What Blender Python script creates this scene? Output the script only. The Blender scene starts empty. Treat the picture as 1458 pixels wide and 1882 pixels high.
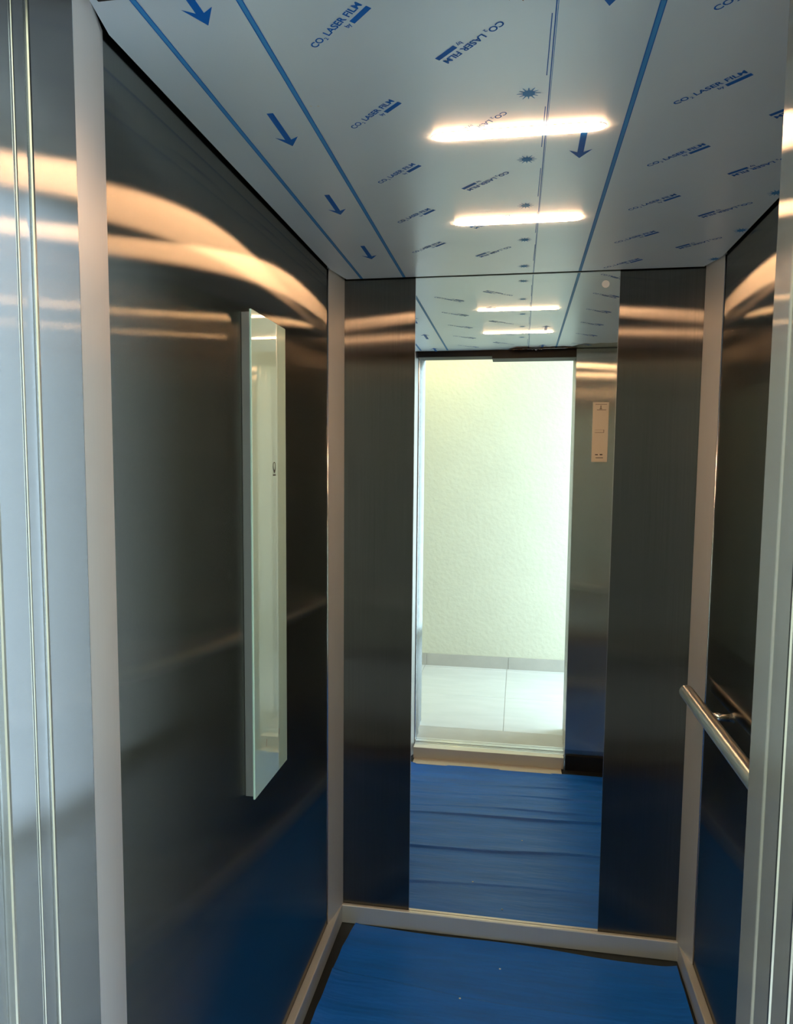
import bpy, bmesh, math, random
from mathutils import Vector, Matrix
random.seed(7)
S = bpy.context.scene
C = S.collection
PI = math.pi

# ------------------------------------------------------------------ camera
F_PX, CY = 1313.4813, 973.1816
YAW, PITCH, ROLL = math.radians(9.6), math.radians(-4.925), math.radians(0.511)
ZC = 1.5186
cam = bpy.data.cameras.new('camera')
cam.sensor_fit = 'HORIZONTAL'; cam.sensor_width = 36.0
cam.lens = 36.0 * F_PX / 1458.0
cam.shift_y = (CY - 941.0) / 1458.0
cam.clip_start = 0.01
co = bpy.data.objects.new('camera', cam); C.objects.link(co)
fw = Vector((-math.sin(YAW)*math.cos(PITCH), math.cos(YAW)*math.cos(PITCH), math.sin(PITCH)))
r0 = Vector((math.cos(YAW), math.sin(YAW), 0)); u0 = r0.cross(fw)
rr = math.cos(ROLL)*r0 + math.sin(ROLL)*u0
uu = -math.sin(ROLL)*r0 + math.cos(ROLL)*u0
m = Matrix((rr, uu, -fw)).transposed().to_4x4(); m.translation = (0, 0, ZC)
co.matrix_world = m
S.camera = co

# ------------------------------------------------------------------ daylight and exposure
w = bpy.data.worlds.new('sky'); S.world = w; w.use_nodes = True
bg = w.node_tree.nodes['Background']
bg.inputs[0].default_value = (0.67, 0.83, 1.0, 1)
bg.inputs[1].default_value = 10.0
S.view_settings.view_transform = 'Standard'; S.view_settings.look = 'None'
S.view_settings.gamma = 1.0; S.view_settings.use_curve_mapping = False
S.view_settings.exposure = 0.65
LED_COL, LED_STR = (1.0, 0.55, 0.28), 84.0
LAMP_COL, LAMP_STR = (1.0, 0.80, 0.30), 30.0
S.cycles.max_bounces = 14; S.cycles.diffuse_bounces = 5; S.cycles.glossy_bounces = 8
S.cycles.sample_clamp_indirect = 12.0
S.cycles.use_denoising = True

# ------------------------------------------------------------------ fitted dimensions (metres)
XL, XR, YB, YF, H = -0.5705, 0.5445, 2.2256, 0.84, 2.10
BH = 0.0626            # skirting height
OL, OR = -0.51, 0.265  # door opening
ZS = 0.06              # sill and landing level
YW = -0.74             # landing wall
ZTOP = 2.135

# ------------------------------------------------------------------ materials
def mat(name):
    mm = bpy.data.materials.new(name); mm.use_nodes = True
    nt = mm.node_tree
    for n in list(nt.nodes): nt.nodes.remove(n)
    out = nt.nodes.new('ShaderNodeOutputMaterial')
    return mm, nt, out
def N(nt, t, **kw):
    n = nt.nodes.new('ShaderNode' + t)
    for k, v in kw.items():
        if k.startswith('i_'): n.inputs[k[2:].replace('_', ' ')].default_value = v
        else: setattr(n, k, v)
    return n
def noise(nt, scale, sc3=(1, 1, 1), detail=3):
    tc = N(nt, 'TexCoord'); mp = N(nt, 'Mapping'); mp.inputs['Scale'].default_value = sc3
    nt.links.new(tc.outputs['Object'], mp.inputs[0])
    no = N(nt, 'TexNoise'); no.inputs['Scale'].default_value = scale; no.inputs['Detail'].default_value = detail
    nt.links.new(mp.outputs[0], no.inputs[0])
    return no
def ramp(nt, src, a, b, p0=0.3, p1=0.7):
    r = N(nt, 'ValToRGB'); r.color_ramp.elements[0].color = (*a, 1); r.color_ramp.elements[1].color = (*b, 1)
    r.color_ramp.elements[0].position = p0; r.color_ramp.elements[1].position = p1
    nt.links.new(src, r.inputs[0]); return r
def brushed(name, col, rough, aniso, diff=0.05, dcol=None, grain=0.08, edge=None):
    """metal brushed vertically: reflections smear sideways"""
    mm, nt, out = mat(name)
    no = noise(nt, 7.0, (70, 70, 0.5), 4)
    c = ramp(nt, no.outputs['Fac'], tuple(x*(1-grain) for x in col), tuple(min(1, x*(1+grain)) for x in col))
    tg = N(nt, 'Tangent', direction_type='RADIAL', axis='Z')
    g = N(nt, 'BsdfAnisotropic', distribution='BECKMANN'); g.inputs['Roughness'].default_value = rough
    g.inputs['Anisotropy'].default_value = -aniso
    if edge:   # dark coated steel: reflects more at grazing angles
        lw = N(nt, 'LayerWeight'); lw.inputs['Blend'].default_value = 0.35
        mc = N(nt, 'MixRGB'); mc.inputs[2].default_value = (*edge, 1)
        nt.links.new(lw.outputs['Facing'], mc.inputs[0]); nt.links.new(c.outputs[0], mc.inputs[1]); nt.links.new(mc.outputs[0], g.inputs['Color'])
    else: nt.links.new(c.outputs[0], g.inputs['Color'])
    nt.links.new(tg.outputs[0], g.inputs['Tangent'])
    d = N(nt, 'BsdfDiffuse'); d.inputs[0].default_value = (*(dcol or col), 1)
    mx = N(nt, 'MixShader'); mx.inputs[0].default_value = diff
    nt.links.new(g.outputs[0], mx.inputs[1]); nt.links.new(d.outputs[0], mx.inputs[2])
    nt.links.new(mx.outputs[0], out.inputs[0])
    return mm
def brushed_tube(name, col, rough, aniso):
    mm, nt, out = mat(name)
    tg = N(nt, 'Tangent', direction_type='RADIAL', axis='Y')
    g = N(nt, 'BsdfAnisotropic'); g.inputs['Color'].default_value = (*col, 1); g.inputs['Roughness'].default_value = rough
    g.inputs['Anisotropy'].default_value = aniso
    nt.links.new(tg.outputs[0], g.inputs['Tangent']); nt.links.new(g.outputs[0], out.inputs[0])
    return mm
def pbr(name, col, rough=0.5, metal=0.0, spec=0.5, var=0.0, vscale=8.0, vsc3=(1, 1, 1), bump=0.0, bscale=60.0, bdist=0.002, coat=0.0):
    mm, nt, out = mat(name)
    p = N(nt, 'BsdfPrincipled'); p.inputs['Roughness'].default_value = rough
    p.inputs['Metallic'].default_value = metal; p.inputs['Specular IOR Level'].default_value = spec
    p.inputs['Coat Weight'].default_value = coat; p.inputs['Coat Roughness'].default_value = 0.0; p.inputs['Coat IOR'].default_value = 1.6
    p.inputs['Base Color'].default_value = (*col, 1)
    if var:
        no = noise(nt, vscale, vsc3)
        c = ramp(nt, no.outputs['Fac'], tuple(x*(1-var) for x in col), tuple(min(1, x*(1+var)) for x in col))
        nt.links.new(c.outputs[0], p.inputs['Base Color'])
    if bump:
        n2 = noise(nt, bscale, vsc3, 4)
        b = N(nt, 'Bump'); b.inputs['Strength'].default_value = bump; b.inputs['Distance'].default_value = bdist
        nt.links.new(n2.outputs['Fac'], b.inputs['Height']); nt.links.new(b.outputs[0], p.inputs['Normal'])
    nt.links.new(p.outputs[0], out.inputs[0])
    return mm
def emit(name, col, s):
    mm, nt, out = mat(name)
    e = N(nt, 'Emission'); e.inputs[0].default_value = (*col, 1); e.inputs[1].default_value = s
    nt.links.new(e.outputs[0], out.inputs[0]); return mm
M = dict(
    dark=brushed('dark brushed steel', (0.125, 0.120, 0.112), 0.27, 0.90, 0.03, (0.08, 0.09, 0.09), 0.09, (0.39, 0.38, 0.34)),
    steel=brushed('brushed steel', (0.38, 0.39, 0.40), 0.27, 0.89, 0.10, (0.5, 0.5, 0.5), 0.03),
    steel2=brushed('light brushed steel', (0.66, 0.65, 0.61), 0.27, 0.89, 0.12, (0.6, 0.6, 0.58), 0.03),
    satin=brushed('satin aluminium', (0.66, 0.66, 0.65), 0.42, 0.35, 0.55, (0.70, 0.70, 0.69), 0.03),
    edge=pbr('bright steel edge', (0.85, 0.86, 0.86), 0.18, 1.0),
    polished=pbr('polished tube steel', (0.74, 0.74, 0.72), 0.16, 1.0),
    tube=brushed_tube('brushed tube steel', (0.72, 0.72, 0.70), 0.30, 0.78),
    film=pbr('printed ceiling film', (0.75, 0.85, 0.97), 0.36, 0.25, 0.5, 0.03, 3.0),
    bare=pbr('bare ceiling steel', (0.34, 0.35, 0.33), 0.3, 1.0),
    ink=pbr('blue ink', (0.0, 0.13, 0.52), 0.5, 0.0, 0.3),
    inkpale=pbr('pale blue ink', (0.06, 0.30, 0.66), 0.5, 0.0, 0.3),
    blackgap=pbr('black gap', (0.006, 0.007, 0.007), 0.7),
    blacktrim=pbr('black header rubber', (0.004, 0.004, 0.006), 0.6),
    subfloor=pbr('dark car subfloor', (0.012, 0.014, 0.015), 0.55, var=0.3, vscale=12),
    bluefilm=pbr('blue protective film', (0.003, 0.15, 0.68), 0.45, 0.0, 0.35, 0.12, 3.0, (1, 6, 1), 0.28, 9.0, 0.012),
    glass=pbr('pale green painted glass', (0.60, 0.88, 0.80), 0.02, 0.0, 1.0, coat=1.0),
    plate=pbr('grey aluminium edge', (0.36, 0.38, 0.39), 0.4, 0.7),
    icon=pbr('black print', (0.02, 0.02, 0.02), 0.5),
    iconpale=pbr('grey print', (0.25, 0.23, 0.2), 0.5),
    paper=pbr('cream plastic sheet', (0.74, 0.70, 0.62), 0.5),
    plaster=pbr('rough white plaster', (0.59, 0.58, 0.47), 0.85, 0.0, 0.2, 0.02, 5.0, (1, 1, 1), 0.55, 34.0, 0.006),
    paint=pbr('white paint', (0.78, 0.77, 0.72), 0.8, var=0.02, bump=0.1),
    tile=pbr('pale floor tile', (0.62, 0.63, 0.62), 0.22, 0.0, 0.5, 0.04, 4.0, (1, 4, 1)),
    grout=pbr('grout', (0.42, 0.40, 0.36), 0.9),
    threshold=pbr('grey threshold stone', (0.48, 0.46, 0.42), 0.35, var=0.05),
    skirting=pbr('grey skirting tile', (0.43, 0.41, 0.37), 0.4, var=0.05),
    cream=pbr('cream sill metal', (0.86, 0.83, 0.72), 0.35),
    beige=pbr('beige riser', (0.70, 0.66, 0.57), 0.5),
    sill=pbr('worn aluminium sill', (0.70, 0.71, 0.72), 0.3, 0.6, var=0.12, vscale=10, vsc3=(1, 9, 1)),
    brown=pbr('torn brown film edge', (0.30, 0.17, 0.08), 0.6, var=0.3, vscale=60),
    led=emit('warm LED diffuser', LED_COL, LED_STR),
    lamp=emit('warm lamp glass', LAMP_COL, LAMP_STR),
    white=pbr('white enamel', (0.8, 0.8, 0.78), 0.4),
    speck=pbr('pale speck', (0.75, 0.78, 0.78), 0.5),
)
def mirror_mat():
    mm, nt, out = mat('mirror silver')
    g = N(nt, 'BsdfAnisotropic'); g.inputs['Color'].default_value = (0.86, 0.90, 0.86, 1); g.inputs['Roughness'].default_value = 0.0
    nt.links.new(g.outputs[0], out.inputs[0]); return mm
M['mirror'] = mirror_mat()
def pane_mat():
    mm, nt, out = mat('clear window glass')
    t = N(nt, 'BsdfTransparent'); t.inputs[0].default_value = (0.93, 0.96, 0.95, 1)
    g = N(nt, 'BsdfAnisotropic'); g.inputs['Roughness'].default_value = 0.0
    mx = N(nt, 'MixShader'); mx.inputs[0].default_value = 0.06
    nt.links.new(t.outputs[0], mx.inputs[1]); nt.links.new(g.outputs[0], mx.inputs[2]); nt.links.new(mx.outputs[0], out.inputs[0])
    return mm
M['pane'] = pane_mat()

# ------------------------------------------------------------------ helpers
def tag(o, label=None, cat=None, group=None, kind=None):
    if label: o['label'] = label
    if cat: o['category'] = cat
    if group: o['group'] = group
    if kind: o['kind'] = kind
    return o
def link(name, me, material, parent=None, smooth=False):
    o = bpy.data.objects.new(name, me); C.objects.link(o)
    if material is not None: me.materials.append(M[material])
    if smooth:
        for p in me.polygons: p.use_smooth = True
    if parent: o.parent = parent
    return o
def fin(name, bm, material, parent=None, smooth=False):
    bmesh.ops.recalc_face_normals(bm, faces=bm.faces[:])
    me = bpy.data.meshes.new(name); bm.to_mesh(me); bm.free()
    return link(name, me, material, parent, smooth)
def box_bm(lo, hi, bev=0.0, seg=2, which=None):
    bm = bmesh.new()
    vs = [bm.verts.new((x, y, z)) for x in (lo[0], hi[0]) for y in (lo[1], hi[1]) for z in (lo[2], hi[2])]
    for f in ((0, 1, 3, 2), (4, 6, 7, 5), (0, 4, 5, 1), (2, 3, 7, 6), (0, 2, 6, 4), (1, 5, 7, 3)):
        bm.faces.new([vs[i] for i in f])
    if bev:
        es = [e for e in bm.edges if which is None or which(e)]
        bmesh.ops.bevel(bm, geom=es, offset=bev, segments=seg, affect='EDGES', profile=0.5)
    return bm
def box(name, lo, hi, material, parent=None, bev=0.0, seg=2, which=None):
    return fin(name, box_bm(lo, hi, bev, seg, which), material, parent)
def vert(e):
    a, b = e.verts; return abs(a.co.z - b.co.z) > 0.01
def empty(name, loc=(0, 0, 0)):
    o = bpy.data.objects.new(name, None); o.empty_display_size = 0.05; C.objects.link(o); o.location = loc; return o
def put(o, parent):
    """parent keeping world place"""
    o.parent = parent; o.matrix_parent_inverse = Matrix.Translation(parent.location).inverted(); return o
def prism_bm(poly, z0, z1):
    bm = bmesh.new()
    a = [bm.verts.new((x, y, z0)) for x, y in poly]; b = [bm.verts.new((x, y, z1)) for x, y in poly]
    n = len(poly)
    bm.faces.new(a); bm.faces.new(b[::-1])
    for i in range(n): bm.faces.new((a[i], a[(i+1) % n], b[(i+1) % n], b[i]))
    return bm
def prism(name, poly, z0, z1, material, parent=None, smooth=False):
    return fin(name, prism_bm(poly, z0, z1), material, parent, smooth)
def tube_bm(p, q, r, n=24, caps=True, bm=None):
    bm = bm or bmesh.new(); p, q = Vector(p), Vector(q); d = (q-p).normalized()
    a = d.orthogonal().normalized(); b = d.cross(a)
    ra = [bm.verts.new(p + r*(math.cos(t)*a + math.sin(t)*b)) for t in [2*PI*i/n for i in range(n)]]
    rb = [bm.verts.new(q + r*(math.cos(t)*a + math.sin(t)*b)) for t in [2*PI*i/n for i in range(n)]]
    for i in range(n): bm.faces.new((ra[i], ra[(i+1) % n], rb[(i+1) % n], rb[i]))
    if caps: bm.faces.new(ra[::-1]); bm.faces.new(rb)
    return bm

# ================================================================== THE CAR: structure
def struct(o): o['kind'] = 'structure'; return o
SW = 0.021; SD = 0.122     # corner post: offset off the back wall corner and run along the side wall
T = 0.03
wl = struct(box('wall_left', (XL-T, 0.782, 0), (XL, YB, ZTOP), 'dark'))
tag(wl, 'dark vertically brushed steel left side wall of the lift car')
wr = struct(box('wall_right', (XR, YF-0.0, 0), (XR+T, YB, ZTOP), 'dark'))
tag(wr, 'dark vertically brushed steel right side wall of the lift car')
ML, MR = -0.322, 0.2801
wb = struct(box('wall_back', (XL-T, YB+0.012, 0), (XR+T, YB+0.012+T, ZTOP), 'blackgap'))
tag(wb, 'rear wall of the lift car, dark steel on both sides of a mirror')
box('panel', (XL, YB, 0), (ML-0.0015, YB+0.012, ZTOP), 'dark', wb)
box('panel', (MR+0.0015, YB, 0), (XR, YB+0.012, ZTOP), 'dark', wb)
fl = struct(box('floor', (XL-T, 0.83, -0.04), (XR+T, YB+T, 0.0), 'subfloor')); tag(fl, 'dark bare subfloor of the lift car')
# roof shell over the false ceiling
box('roof', (XL-0.35, 0.60, ZTOP+0.004), (XR+0.35, YB+0.05, ZTOP+0.05), 'blackgap').parent = None
roof = bpy.data.objects['roof']; roof.name = 'trim_8'; struct(roof); tag(roof, 'black roof shell of the lift car above the ceiling panel')
# suspended ceiling panel with clipped corners and a shadow gap all round
G = 0.010
def ceil_poly(g, yf):
    return [(XL+g, yf+SD-0.02), (XL+g, YB-SD), (XL+SW+g, YB-g), (XR-SW-0.003-g, YB-g), (XR-g, YB-SD+0.012), (XR-g, yf+SD-0.02),
            (XR-SW-g, yf+g), (XL+SW+g, yf+g)]
ce = struct(prism('ceiling', ceil_poly(G+0.004, YF), H+0.002, H+0.016, 'bare')); tag(ce, 'steel ceiling panel of the lift car')

# corner posts: slightly curved satin covers with a bright bead
def post(name, x0, y0, x1, y1, bulge, z0, z1, label, beadside=True):
    """strip from (x0,y0) on the side wall to (x1,y1) on the end wall"""
    n = 8; pts = []
    d = Vector((x1-x0, y1-y0)); nrm = Vector((-d.y, d.x)).normalized()
    if nrm.x * (-x0) < 0: nrm = -nrm
    for i in range(n+1):
        t = i/n
        p = Vector((x0, y0)) + d*t + nrm*(bulge*4*t*(1-t) + 0.0025)
        pts.append((p.x, p.y))
    sx = 1 if x0 > 0 else -1
    poly = pts + [(x1 - nrm.x*0.004, y1 - nrm.y*0.0), (x0 + sx*0.0005, y0)]
    o = struct(prism(name, poly, z0, z1, 'satin')); tag(o, label)
    return o
pb = []
pb.append(post('trim_1', XL, YB-SD, XL+SW, YB-0.0005, 0.002, BH, ZTOP, 'satin metal corner post between left wall and rear wall'))
pb.append(post('trim_2', XR, YB-SD+0.012, XR-SW-0.003, YB-0.0005, 0.002, BH, ZTOP, 'satin metal corner post between right wall and rear wall behind the handrail'))
pb.append(post('trim_3', XL, YF+0.0975, OL-0.006, 0.7795, 0.001, 0, H+0.004, 'satin metal corner post between left wall and the doorway'))
pb.append(post('trim_4', XR, YF+0.0975, XR-SW, YF+0.0005, 0.002, 0, H-0.004, 'satin metal corner post between right wall and the doorway'))
for o, x, y, s in ((pb[0], XL, YB-SD, 1), (pb[1], XR, YB-SD+0.012, -1)):
    put(fin('bead', tube_bm((x+s*0.0018, y, BH+0.001), (x+s*0.0018, y, H+0.003), 0.0022, 10), 'edge', None, True), o)

# skirting
SK = 0.024
def skirt(name, lo, hi, label):
    o = struct(box(name, lo, hi, 'satin', None, 0.003, 2)); tag(o, label)
skirt('baseboard_back', (XL+0.0215, YB-0.014, 0.0), (XR-0.0215, YB-0.0003, BH), 'brushed metal skirting below the mirror')
skirt('baseboard_left', (XL+0.0003, YF+0.1, 0.0), (XL+SK, YB-0.0003, BH), 'brushed metal skirting below the left wall')
skirt('baseboard_right', (XR-SK, YF+0.1, 0.0), (XR-0.0003, YB-0.0003, BH), 'brushed metal skirting below the right wall')

# front of the car: returns on both sides of the doorway
fr = struct(empty('wall_front', (0, YF, 0))); tag(fr, 'brushed steel front wall of the lift car with the open doorway')
put(box('panel', (XL-T, 0.7020, ZS+0.02), (OL+0.002, 0.781, ZTOP), 'steel', None, 0.0024, 2, vert), fr)
put(box('panel', (OR, 0.7885, ZS+0.045), (XR+T, YF, ZTOP), 'steel2', None, 0.0024, 2, vert), fr)
put(box('plinth', (OR+0.004, 0.79, 0.0), (XR+T, YF+0.008, 0.075), 'blackgap'), fr)
put(box('plinth', (OR+0.001, 0.792, 0.05), (XR+T, YF-0.006, 0.11), 'steel'), fr)
put(box('plinth', (XL-T, 0.702, 0.0), (OL, 0.78, 0.08), 'steel'), fr)
# header above the opening: black strip in two steps
hd = struct(empty('trim_5', (0, 0.78, 2.06))); tag(hd, 'black header strip above the lift doorway')
put(box('header_strip', (OL, 0.74, 2.072), (-0.14, 0.835, ZTOP), 'blacktrim', None, 0.001), hd)
put(box('header_strip', (-0.14, 0.72, 2.060), (OR, 0.838, ZTOP), 'blacktrim', None, 0.001), hd)
put(box('header_strip', (OL-0.06, 0.44, 2.115), (OR+0.3, 0.72, ZTOP), 'blacktrim'), hd)
# sill of the car
sl = struct(empty('trim_6', (0, 0.8, 0))); tag(sl, 'metal door sill of the lift car stepping down to the recessed floor')
put(box('sill_nose', (OL, 0.80, 0.0), (OR-0.004, YF+0.004, ZS), 'cream', None, 0.0015), sl)
put(box('floor_strip', (OL+0.006, YF+0.004, 0.0), (OR-0.016, YF+0.075, 0.003), 'beige'), sl)
for k in range(3):
    y = 0.765 + k*0.0125
    put(box('sill_rib', (OL, y, ZS-0.03), (OR, y+0.008, ZS-0.001*(k % 2)), 'sill', None, 0.001), sl)

# left jamb: closing strips of car and landing frame (steps seen beside the doorway)
jl = struct(empty('trim_7', (OL, 0.66, ZS))); tag(jl, 'stepped brushed steel door jamb on the left of the doorway')
put(box('jamb_strip', (XL-T, 0.6815, ZS), (OL-0.0015, 0.7005, 2.115), 'steel', None, 0.0014, 2, vert), jl)
put(box('jamb_strip', (XL-T, 0.6375, ZS), (OL-0.002, 0.6800, 2.115), 'steel', None, 0.0028, 2, vert), jl)
put(box('jamb_strip', (XL-T, 0.50, ZS), (OL-0.012, 0.6370, 2.115), 'steel', None, 0.003, 2, vert), jl)

# sliding doors, parked open behind the right return: two car panels and two landing panels
for k, (ya, yb2, x, nm, lab) in enumerate((
        (0.7425, 0.7850, OR+0.0005, 'door_1', 'brushed steel sliding panel of the car door parked beside the return'),
        (0.6985, 0.7405, OR+0.0015, 'door_2', 'second brushed steel sliding panel of the car door parked open'),
        (0.6500, 0.6950, OR+0.002, 'door_3', 'brushed steel sliding panel of the landing door parked open'),
        (0.6050, 0.6480, OR+0.004, 'door_4', 'outer brushed steel sliding panel of the landing door parked open'))):
    d = struct(box(nm, (x, ya, ZS+0.006), (x+0.42, yb2, 2.11), 'steel2', None, 0.0026, 2, vert)); tag(d, lab)

# lighter polished steel on jamb and door arrises: highlight lines put into colour
for o in list(jl.children) + [fr.children[0]] + [bpy.data.objects[n] for n in ('door_1', 'door_2', 'door_3', 'door_4')]:
    o.data.materials.append(M['edge'])
    for p in o.data.polygons:
        if abs(p.normal.x) > 0.1 and abs(p.normal.y) > 0.1: p.material_index = 1

# ================================================================== LANDING
XA, XB, ZL = -1.9, 1.45, 2.75
ft = struct(box('floor_landing', (XA, YW, ZS-0.06), (XB, 0.525, ZS-0.004), 'grout')); tag(ft, 'pale tiled landing floor outside the lift')
base = None
xs = [-0.05 + 0.6*k for k in range(-4, 4)]; ys = [-0.065-1.2, -0.065-0.6, -0.065, 0.535]
for i in range(len(xs)-1):
    for j in range(len(ys)-1):
        x0, x1 = max(xs[i], XA)+0.0012, min(xs[i+1], XB)-0.0012
        y0, y1 = max(ys[j], YW)+0.0012, min(ys[j+1], 0.525)-0.0012
        if x1-x0 > 0.02 and y1-y0 > 0.02: box('tile', (x0, y0, ZS-0.004), (x1, y1, ZS), 'tile', ft, 0.0008, 1)
th = struct(box('trim_9', (OL-0.012, 0.525, ZS-0.05), (OR+0.01, 0.705, ZS), 'threshold', None, 0.001)); tag(th, 'grey stone threshold in front of the landing sill')
ls = struct(empty('trim_10', (0, 0.74, ZS))); tag(ls, 'worn aluminium landing door sill with grooves')
for k, (a, b, dz) in enumerate(((0.706, 0.722, 0.002), (0.7245, 0.738, 0.001), (0.7405, 0.759, 0.002))):
    put(box('sill_rib', (OL, a, ZS-0.04), (OR, b, ZS+dz), 'sill', None, 0.001), ls)
wo = struct(box('wall_landing', (XA, YW-0.12, -0.1), (XB, YW, ZL), 'plaster')); tag(wo, 'rough white plaster wall of the landing opposite the lift doorway')
bl = struct(empty('baseboard_landing', (0, YW, ZS))); tag(bl, 'beige tile skirting of the landing wall')
for k in range(-4, 3):
    x0, x1 = max(-0.64 + 0.6*k, XA), min(-0.64+0.6*(k+1), XB)
    if x1-x0 > 0.02: put(box('skirting_tile', (x0+0.001, YW, ZS), (x1-0.001, YW+0.009, ZS+0.088), 'skirting', None, 0.001), bl)
we = struct(empty('wall_entrance', (0, 0.5, ZS))); tag(we, 'painted landing wall around the lift doorway')
put(box('panel', (XA, 0.44, -0.1), (OL-0.03, 0.60, ZL), 'paint'), we)
put(box('panel', (OR+0.03, 0.44, -0.1), (XB, 0.60, ZL), 'paint'), we)
put(box('panel', (OL-0.03, 0.44, 2.118), (OR+0.03, 0.60, ZL), 'paint'), we)
put(box('shaft_closure', (XA, 0.60, -0.1), (XL-T-0.002, 0.84, ZL), 'blackgap'), we)
put(box('shaft_closure', (OR+0.45, 0.60, -0.1), (XB, 0.84, ZL), 'blackgap'), we)
put(box('shaft_closure', (XR+T+0.001, 0.80, -0.1), (OR+0.45, 0.84, ZL), 'blackgap'), we)  # unseen box added to stop sky light leaking in beside the car
put(box('shaft_closure', (XL-T-0.002, 0.526, -0.10), (OR+0.45, 0.829, -0.052), 'blackgap'), we)  # unseen slab added below the sills, blocks sky light from underneath
put(box('door_frame', (OL-0.03, 0.43, ZS), (OL-0.014, 0.5, 2.118), 'steel', None, 0.002, 2, vert), we)
put(box('door_frame', (OR+0.014, 0.43, ZS), (OR+0.03, 0.604, 2.118), 'steel', None, 0.002, 2, vert), we)
cl = struct(box('ceiling_landing', (XA, YW-0.12, ZL), (XB, 0.60, ZL+0.1), 'paint')); tag(cl, 'white landing ceiling')
w5 = struct(box('wall_landing_left', (XA-0.1, YW-0.12, -0.1), (XA, 0.60, ZL+0.1), 'paint')); tag(w5, 'white end wall of the landing')
# window at the right end of the landing: the daylight
w6 = struct(empty('wall_landing_right', (XB, 0, 0))); tag(w6, 'white end wall of the landing around a tall window')
WY0, WY1, WZ0, WZ1 = -0.66, 0.36, 0.10, 2.55
put(box('panel', (XB, YW-0.12, -0.1), (XB+0.1, WY0, ZL+0.1), 'paint'), w6)
put(box('panel', (XB, WY1, -0.1), (XB+0.1, 0.60, ZL+0.1), 'paint'), w6)
put(box('panel', (XB, WY0, -0.1), (XB+0.1, WY1, WZ0), 'paint'), w6)
put(box('panel', (XB, WY0, WZ1), (XB+0.1, WY1, ZL+0.1), 'paint'), w6)
wn = struct(empty('window_1', (XB+0.05, -0.15, WZ0))); tag(wn, 'tall white framed landing window letting daylight in')
for a, b in (((WY0, WZ0), (WY0+0.04, WZ1)), ((WY1-0.04, WZ0), (WY1, WZ1)), ((WY0, WZ0), (WY1, WZ0+0.04)), ((WY0, WZ1-0.04), (WY1, WZ1))):
    put(box('window_frame', (XB+0.03, a[0], a[1]), (XB+0.07, b[0], b[1]), 'white'), wn)
put(box('pane', (XB+0.048, WY0+0.04, WZ0+0.04), (XB+0.052, WY1-0.04, WZ1-0.04), 'pane'), wn)
pl = bpy.data.lights.new('window_portal', 'AREA'); pl.shape = 'RECTANGLE'; pl.size = WZ1-WZ0; pl.size_y = WY1-WY0
pl.cycles.is_portal = True
po = bpy.data.objects.new('window_portal', pl); C.objects.link(po); po.location = (XB+0.12, (WY0+WY1)/2, (WZ0+WZ1)/2); po.rotation_euler = (0, PI/2, 0)

# ================================================================== THINGS IN THE CAR
# mirror
mi = tag(empty('mirror', (-0.02, YB, BH)), 'tall frameless mirror strip in the middle of the rear wall, above the skirting', 'mirror')
put(box('glass', (ML, YB-0.001, BH), (MR, YB+0.0118, H+0.004), 'mirror'), mi)
put(box('edge_strip', (ML-0.0015, YB-0.0012, BH), (ML-0.0001, YB+0.0115, H+0.004), 'edge'), mi)
put(box('edge_strip', (MR+0.0001, YB-0.0012, BH), (MR+0.0015, YB+0.0115, H+0.004), 'edge'), mi)
sp = bmesh.new(); bmesh.ops.create_circle(sp, cap_ends=True, segments=20, radius=0.011)  # small pale round spot on the mirror glass
so = fin('pale_spot', sp, 'speck'); so.matrix_world = Matrix.Translation((0.2405, YB-0.0016, 2.062)) @ Matrix.Rotation(PI/2, 4, 'X'); put(so, mi)

# control panel of pale glass on the left wall
CX = XL+0.024
cp = tag(empty('control_panel', (XL, 1.53, 0.798)), 'tall pale green glass control panel with grey metal edge on the left wall', 'control panel')
put(box('housing', (XL+0.0005, 1.427, 0.803), (CX-0.005, 1.637, 1.836), 'plate', None, 0.0012), cp)
put(box('glass_face', (CX-0.0048, 1.4235, 0.798), (CX, 1.642, 1.841), 'glass', None, 0.0012, 2), cp)
def flat_yz(name, polys, x, material, parent):
    bm = bmesh.new()
    for poly in polys: bm.faces.new([bm.verts.new((x, y, z)) for y, z in poly])
    me = bpy.data.meshes.new(name); bm.to_mesh(me); bm.free()
    return put(link(name, me, material), parent)
# bulb-shaped symbol over a short bar
def egg(cy, cz, a, b, n=24, taper=0.35):
    return [(cy + a*math.cos(t)*(1 - taper*(0.5-0.5*math.sin(t))), cz + b*math.sin(t)) for t in [2*PI*i/n for i in range(n)]]
eo, ei = egg(1.5585, 1.517, 0.0115, 0.0125), egg(1.5585, 1.5195, 0.0075, 0.0080)
rings = []
for i in range(24):
    j = (i+1) % 24; rings.append([eo[i], eo[j], ei[j], ei[i]])
flat_yz('symbol', rings + [[(1.549, 1.4985), (1.568, 1.4985), (1.568, 1.5015), (1.549, 1.5015)]], CX+0.0004, 'icon', cp)
flat_yz('mark', [[(1.579, 0.886), (1.583, 0.886), (1.584, 0.900), (1.580, 0.900)]], CX+0.0004, 'iconpale', cp)
flat_yz('mark', [[(1.492, 0.890), (1.495, 0.890), (1.500, 0.906), (1.496, 0.906)]], CX+0.0004, 'iconpale', cp)

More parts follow.
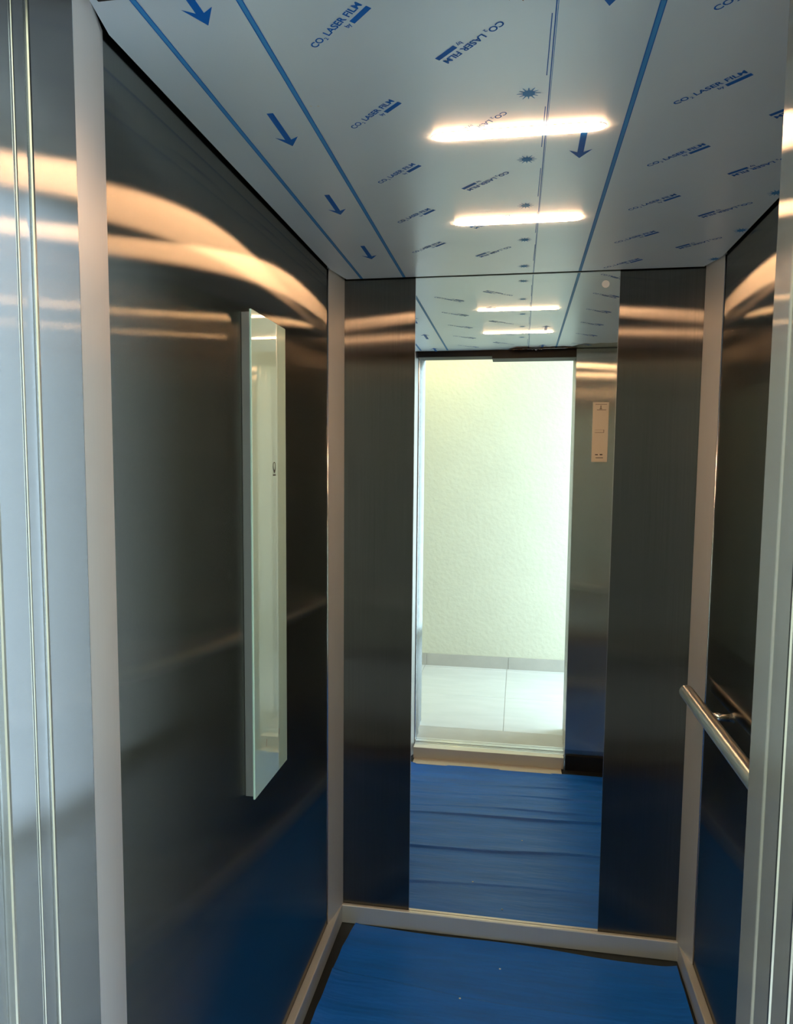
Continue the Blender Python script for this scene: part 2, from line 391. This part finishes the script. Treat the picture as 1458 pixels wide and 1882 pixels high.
# handrail on the right wall
hr = tag(empty('handrail', (XR, 1.5, 0.905)), 'round polished steel handrail on brackets along the right wall', 'handrail')
RX, RZ, RR = XR-0.068, 0.904, 0.0195
prof = [(0.958, 0.0), (0.958, RR-0.003), (0.961, RR), (2.055, RR), (2.060, RR-0.002), (2.062, RR-0.006), (2.062, 0.0)]
bm = bmesh.new(); n = 32; rows = []
for y, r in prof:
    rows.append([bm.verts.new((RX + r*math.cos(2*PI*i/n), y, RZ + r*math.sin(2*PI*i/n))) for i in range(n)] if r else [bm.verts.new((RX, y, RZ))])
for a, b in zip(rows, rows[1:]):
    for i in range(n):
        j = (i+1) % n
        if len(a) == 1: bm.faces.new((a[0], b[i], b[j]))
        elif len(b) == 1: bm.faces.new((a[i], a[j], b[0]))
        else: bm.faces.new((a[i], a[j], b[j], b[i]))
put(fin('rail', bm, 'tube', None, True), hr)
for y in (1.855, 1.12):
    b = put(fin('bracket', tube_bm((RX+0.01, y, RZ), (XR-0.0005, y, RZ), 0.0100, 20), 'polished', None, True), hr)
    fl_ = fin('flange', tube_bm((XR-0.004, y, RZ), (XR-0.0004, y, RZ), 0.0130, 24), 'polished')
    fl_.parent = b; fl_.matrix_parent_inverse = b.matrix_world.inverted() @ Matrix.Identity(4)
    fl_.matrix_parent_inverse = Matrix.Translation(hr.location).inverted() @ Matrix.Translation(hr.location)

# notice plate on the right return (seen in the mirror)
np_ = tag(empty('notice_plate', (0.387, YF, 1.556)), 'slim cream notice plate with small print on the steel panel beside the doorway', 'notice')
put(box('plate', (0.350, YF, 1.556), (0.424, YF+0.003, 1.844), 'paper', None, 0.0008), np_)
def flat_xz(name, rects, y, material, parent):
    bm = bmesh.new()
    for x0, z0, x1, z1 in rects: bm.faces.new([bm.verts.new(v) for v in ((x1, y, z0), (x0, y, z0), (x0, y, z1), (x1, y, z1))])
    me = bpy.data.meshes.new(name); bm.to_mesh(me); bm.free()
    return put(link(name, me, material), parent)
flat_xz('emblem', [(0.384, 1.812, 0.389, 1.828), (0.381, 1.810, 0.392, 1.815), (0.368, 1.805, 0.412, 1.808), (0.361, 1.832, 0.415, 1.8345)], YF+0.0034, 'iconpale', np_)
flat_xz('print_line', [(0.362, 1.697, 0.405, 1.6995), (0.402, 1.6995, 0.405, 1.712), (0.362, 1.710, 0.405, 1.7112)], YF+0.0034, 'iconpale', np_)
flat_xz('print_text', [(0.366, 1.589, 0.380, 1.5935), (0.388, 1.589, 0.401, 1.5945), (0.369, 1.575, 0.404, 1.578)], YF+0.0034, 'icon', np_)

# LED ceiling lights
def stadium(cx0, cx1, cy, r, tip, n=10):
    pts = []
    for i in range(n+1):
        t = -PI/2 + PI*i/n; pts.append((cx1 - tip + tip*math.cos(t), cy + r*math.sin(t)))
    for i in range(n+1):
        t = PI/2 + PI*i/n; pts.append((cx0 + tip + tip*math.cos(t), cy + r*math.sin(t)))
    return pts
LA, LB = -0.1617, 0.1322
for k, (y, lab) in enumerate(((1.304, 'lit warm white linear ceiling light nearer the doorway'), (1.753, 'lit warm white linear ceiling light nearer the mirror'))):
    t = tag(empty('ceiling_light', ((LA+LB)/2, y, H)), lab, 'ceiling light', 'linear lights in the car ceiling')
    put(prism('diffuser', stadium(LA, LB, y, 0.0140, 0.030), H-0.0034, H+0.001, 'led'), t)
    o_, i_ = stadium(LA-0.002, LB+0.002, y, 0.0155, 0.031), stadium(LA, LB, y, 0.0140, 0.030)
    bm = bmesh.new(); nn = len(o_)
    for (za, zb) in ((H-0.0012, H+0.001),):
        A = [bm.verts.new((x, yy, za)) for x, yy in o_]; B = [bm.verts.new((x, yy, za)) for x, yy in i_]
        A2 = [bm.verts.new((x, yy, zb)) for x, yy in o_]; B2 = [bm.verts.new((x, yy, zb)) for x, yy in i_]
        for i in range(nn):
            j = (i+1) % nn
            bm.faces.new((A[i], A[j], B[j], B[i])); bm.faces.new((A[i], A[j], A2[j], A2[i])); bm.faces.new((B[i], B[j], B2[j], B2[i]))
    put(fin('frame', bm, 'white'), t)

# landing ceiling lamp
lp = tag(empty('ceiling_lamp', (-0.55, -0.30, ZL)), 'round warm ceiling lamp on the landing ceiling outside the lift', 'lamp')
put(fin('base', tube_bm((-0.55, -0.30, ZL-0.02), (-0.55, -0.30, ZL-0.0005), 0.15, 40), 'white'), lp)
bm = bmesh.new(); bmesh.ops.create_uvsphere(bm, u_segments=32, v_segments=16, radius=0.135)
for v in bm.verts: v.co.z = v.co.z*0.35 if v.co.z < 0 else 0; v.co += Vector((-0.55, -0.30, ZL-0.02))
put(fin('shade', bm, 'lamp', None, True), lp)

# ------------------------------------------------------------------ printed film on the ceiling
ZF = H - 0.0006
film = tag(empty('ceiling_film', (0, 1.5, H)), 'pale blue-grey protective film with blue arrows and lettering stuck on the ceiling', 'film')
yf0 = 0.985
# sheet: whole panel except the torn corner by the doorway
P = ceil_poly(G, YF)
tear = [(0.50, 1.005), (0.44, 0.998), (0.40, 0.985), (0.36, 0.992), (0.33, 0.975), (0.29, 0.99), (0.262, 0.96), (0.250, 0.93), (0.238, 0.90), (0.225, 0.87), (0.21, YF+G)]
sheet = [P[0], P[1], P[2], P[3], P[4], (XR-G, 1.01)] + tear + [(XL+SW+G, YF+G)]
def flat_xy(name, polys, z, material, parent):
    bm = bmesh.new()
    for poly in polys: bm.faces.new([bm.verts.new((x, y, z)) for x, y in poly])
    for f in bm.faces:
        f.normal_update()
        if f.normal.z > 0: f.normal_flip()
    bmesh.ops.triangulate(bm, faces=[f for f in bm.faces if len(f.verts) > 4])
    me = bpy.data.meshes.new(name); bm.to_mesh(me); bm.free()
    return put(link(name, me, material), parent)
put(prism('film_sheet', sheet, H-0.0002, H+0.0016, 'film'), film)
# double lines
for x in (-0.4900, -0.3575, 0.1648):
    flat_xy('printed_line', [[(x-0.0036, YF+0.03), (x+0.0036, YF+0.03), (x+0.0036, YB-0.012), (x-0.0036, YB-0.012)]], ZF, 'inkpale', film)
    for dx in (-0.0042, 0.0028):
        flat_xy('printed_line', [[(x+dx, YF+0.03), (x+dx+0.0014, YF+0.03), (x+dx+0.0014, YB-0.012), (x+dx, YB-0.012)]], ZF-0.0002, 'ink', film)
x = 0.0335
flat_xy('printed_line', [[(x, YF+0.03), (x+0.0016, YF+0.03), (x-0.0024, YB-0.012), (x-0.0040, YB-0.012)]], ZF, 'ink', film)
flat_xy('printed_line', [[(x+0.0026, YF+0.03), (x+0.0036, YF+0.03), (x-0.0010, YB-0.012), (x-0.0016, YB-0.012)]], ZF, 'inkpale', film)
for k in range(5):
    a = 0.985 + 0.2395*k
    flat_xy('printed_dash', [[(x-0.0048, a), (x-0.0034, a), (x-0.0048, a+0.147), (x-0.0062, a+0.147)]], ZF, 'ink', film)
# arrows
def arrow(x, tip, L=0.122, hl=0.036, hw=0.021, sw=0.0056):
    return [[(x-sw, tip-L), (x+sw, tip-L), (x+sw*1.0, tip-hl*0.72), (x-sw*1.0, tip-hl*0.72)],
            [(x, tip), (x-hw, tip-hl), (x-sw, tip-hl*0.72), (x+sw, tip-hl*0.72), (x+hw, tip-hl)]]
for x, t in ((-0.4180, 0.9426), (-0.4180, 1.3023), (-0.4180, 1.6590), (-0.4180, 2.0148), (0.0995, 0.982), (0.0990, 1.4293)):
    flat_xy('printed_arrow', arrow(x, t), ZF, 'ink', film)
# laser burst symbols
def burst(cx, cy, r=0.0095, R=0.0185, n=12):
    ps = [[(cx + r*math.cos(2*PI*i/24), cy + r*math.sin(2*PI*i/24)) for i in range(24)]]
    for i in range(n):
        a = 2*PI*i/n; da = 0.13; rr_ = R*(1.0 if i % 2 == 0 else 0.9)
        ps.append([(cx + r*0.98*math.cos(a-da), cy + r*0.98*math.sin(a-da)), (cx + rr_*math.cos(a-0.03), cy + rr_*math.sin(a-0.03)),
                   (cx + rr_*math.cos(a+0.03), cy + rr_*math.sin(a+0.03)), (cx + r*0.98*math.cos(a+da), cy + r*0.98*math.sin(a+da))])
    return ps
bme = None
for x in (0.0025, 0.5195):
    for k in range(5):
        y = 1.1805 + 0.2403*k
        if x > 0.5 and k < 2: continue
        flat_xy('printed_burst', burst(x, y), ZF, 'inkpale', film)
# lettering
def text_mesh(s, size):
    cu = bpy.data.curves.new('t', 'FONT'); cu.body = s; cu.size = size; cu.offset = size*0.022; cu.resolution_u = 3
    o = bpy.data.objects.new('t', cu); C.objects.link(o)
    dg = bpy.context.evaluated_depsgraph_get(); dg.update()
    me = bpy.data.meshes.new_from_object(o.evaluated_get(dg))
    bpy.data.objects.remove(o); return me
def lettering():
    bm = bmesh.new(); x = 0.0
    for s, size, dy in (('CO', 1.0, 0), ('2', 0.55, -0.22), (' LASER FILM', 1.0, 0)):
        me = text_mesh(s, size); lead = 0.28 if s[0] == ' ' else 0.0
        x0 = min(v.co.x for v in me.vertices); x1 = max(v.co.x for v in me.vertices)
        b2 = bmesh.new(); b2.from_mesh(me)
        for v in b2.verts: v.co.x += x - x0 + lead*1.0; v.co.y += dy
        tmp = bpy.data.meshes.new('tmp'); b2.to_mesh(tmp); b2.free(); bm.from_mesh(tmp)
        x += (x1-x0) + 0.05 + lead
    k = 0.117 / max(v.co.x for v in bm.verts)
    for v in bm.verts: v.co.x *= k; v.co.y *= 0.0148
    me = text_mesh('by', 0.0098)
    b2 = bmesh.new(); b2.from_mesh(me)
    for v in b2.verts: v.co += Vector((0.0655, -0.0118, 0))
    tmp = bpy.data.meshes.new('tmp'); b2.to_mesh(tmp); b2.free(); bm.from_mesh(tmp)
    for r in ((0.079, -0.0132, 0.1185, -0.0050),):
        bm.faces.new([bm.verts.new(v) for v in ((r[0], r[1], 0), (r[2], r[1], 0), (r[2], r[3], 0), (r[0], r[3], 0))])
    out = bpy.data.meshes.new('lettering'); bm.to_mesh(out); bm.free(); out.materials.append(M['ink']); return out
LM = lettering()
def letters(x, y, turn, k=1.0):
    a = math.radians(-44.4) + (PI if turn else 0)
    u = Vector((math.cos(a), math.sin(a), 0)); n = Vector((0, 0, -1)); v = n.cross(u)
    o = bpy.data.objects.new('printed_lettering', LM); C.objects.link(o)
    mm = Matrix((u, v, n)).transposed().to_4x4(); mm.translation = Vector((x, y, ZF)) - v*0.004
    o.parent = film; o.matrix_parent_inverse = Matrix.Translation(film.location).inverted(); o.matrix_basis = mm
for k in range(6):
    if k < 5: letters(-0.294, 1.011 + 0.2402*k, False)
    if k < 5: letters(-0.034, 0.9935 + 0.2400*k, True)
    letters(0.2315, 1.010 + 0.2375*k if k < 5 else 2.1925, False)
    if 0 < k < 5: letters(0.487, 1.236 + 0.2375*(k-1), True)
# loose torn flaps of the film near the doorway (seen in the mirror)
def flap(x0, x1, y, w_, drop, name, material, seed):
    rnd = random.Random(seed); bm = bmesh.new(); n = 14; A = []
    for i in range(n+1):
        t = i/n; x = x0 + (x1-x0)*t
        ww = w_*(0.25 + 0.75*math.sin(PI*t)**0.7)*(0.75+0.5*rnd.random())
        z1 = H - 0.001 - drop*(0.3 + 0.7*math.sin(PI*t))*(0.6+0.6*rnd.random())
        y0 = y + 0.006*(rnd.random()-0.5)
        A.append([bm.verts.new((x, y0, H-0.0005)), bm.verts.new((x, y0+ww*0.5, H-0.0015-(H-z1)*0.35)), bm.verts.new((x, y0+ww, z1))])
    for a, b in zip(A, A[1:]):
        for i in range(2): bm.faces.new((a[i], b[i], b[i+1], a[i+1]))
    o = fin(name, bm, material, None, True); put(o, film)
    so_ = o.modifiers.new('t', 'SOLIDIFY'); so_.thickness = 0.0006
flap(-0.058, 0.060, 0.868, 0.065, 0.012, 'torn_flap', 'brown', 3)
flap(0.040, 0.105, 0.865, 0.060, 0.014, 'torn_flap', 'film', 5)
flap(0.085, 0.250, 0.875, 0.050, 0.006, 'torn_flap', 'brown', 8)
# little dust specks
for x, y in ((-0.332, 1.169), (-0.344, 1.167), (-0.405, 1.93)):
    flat_xy('dust_speck', [[(x + 0.0022*math.cos(i*PI/4), y + 0.0022*math.sin(i*PI/4)) for i in range(8)]], ZF-0.0003, 'speck', film)

# ------------------------------------------------------------------ blue film on the floor
nx, ny = 70, 340
X0, X1, Y0, Y1 = -0.512, 0.5085, 0.908, 2.212
folds = [(1.938, 0.010, 0.0075), (1.694, 0.0, 0.010), (1.416, -0.03, 0.012), (1.335, -0.02, 0.006), (1.20, 0.03, 0.006), (1.10, -0.05, 0.006)]
def fh(x, y):
    z = 0.0025
    for fy, sl_, a in folds:
        yy = fy - 0.055*x + sl_*0.6*x*x + 0.008*math.sin(7*x + fy*9) - y
        lenf = 0.065
        am = 0.75*a*(0.75 + 0.35*math.sin(3.1*x + fy*5))
        if 0 <= yy < lenf: z += am*(1 - yy/lenf)**1.6
        elif -0.004 < yy < 0: z += am*(1 + yy/0.004)
    z += 0.0011*math.sin(38*y + 3*math.sin(4*x + 5*y)) + 0.0008*math.sin(71*y + 2.0*math.sin(6*x+1))
    e = min(x - X0, X1 - x)
    if e < 0.05: z += 0.006*(1 - e/0.05)**2
    return max(z, 0.0008)
bm = bmesh.new(); grid = []
for j in range(ny+1):
    y = Y0 + (Y1-Y0)*j/ny; row = []
    for i in range(nx+1):
        t = i/nx
        xl = X0 + 0.010*math.sin(y*3.1) - 0.004 + (0.010*max(0, (y-2.08)/0.13))
        xr = X1 - 0.006*(0.5+0.5*math.sin(y*5)) + 0.004
        x = xl + (xr-xl)*t
        yb_ = y
        if j == ny: yb_ = Y1 - 0.032*t - 0.006*math.sin(9*t)
        elif j > ny-14: yb_ = y - (0.032*t + 0.006*math.sin(9*t))*(j-(ny-14))/14
        row.append(bm.verts.new((x, yb_, fh(x, yb_))))
    grid.append(row)
for j in range(ny):
    for i in range(nx): bm.faces.new((grid[j][i], grid[j][i+1], grid[j+1][i+1], grid[j+1][i]))
ff = fin('floor_film', bm, 'bluefilm', None, True)
if ff.data.polygons[0].normal.z < 0: ff.data.flip_normals()
tag(ff, 'wrinkled bright blue protective film laid over the car floor', 'film')
# crumbs on the film
for i, (x, y) in enumerate(((-0.02, 2.075), (0.05, 1.60), (-0.13, 1.93), (0.33, 1.85))):
    bm = bmesh.new(); bmesh.ops.create_icosphere(bm, subdivisions=1, radius=0.0028)
    z = fh(x, y) + 0.002
    for v in bm.verts: v.co = Vector((v.co.x*1.3 + x, v.co.y + y, v.co.z*0.7 + z))
    tag(fin('crumb', bm, 'speck'), ('tiny white crumb on the blue floor film close to the rear skirting', 'tiny white crumb on the blue floor film between two wide folds',
        'tiny white crumb on the blue floor film beside a fold left of the mirror centre', 'tiny white crumb on the blue floor film towards the handrail wall')[i], 'crumb', 'crumbs on the floor film')
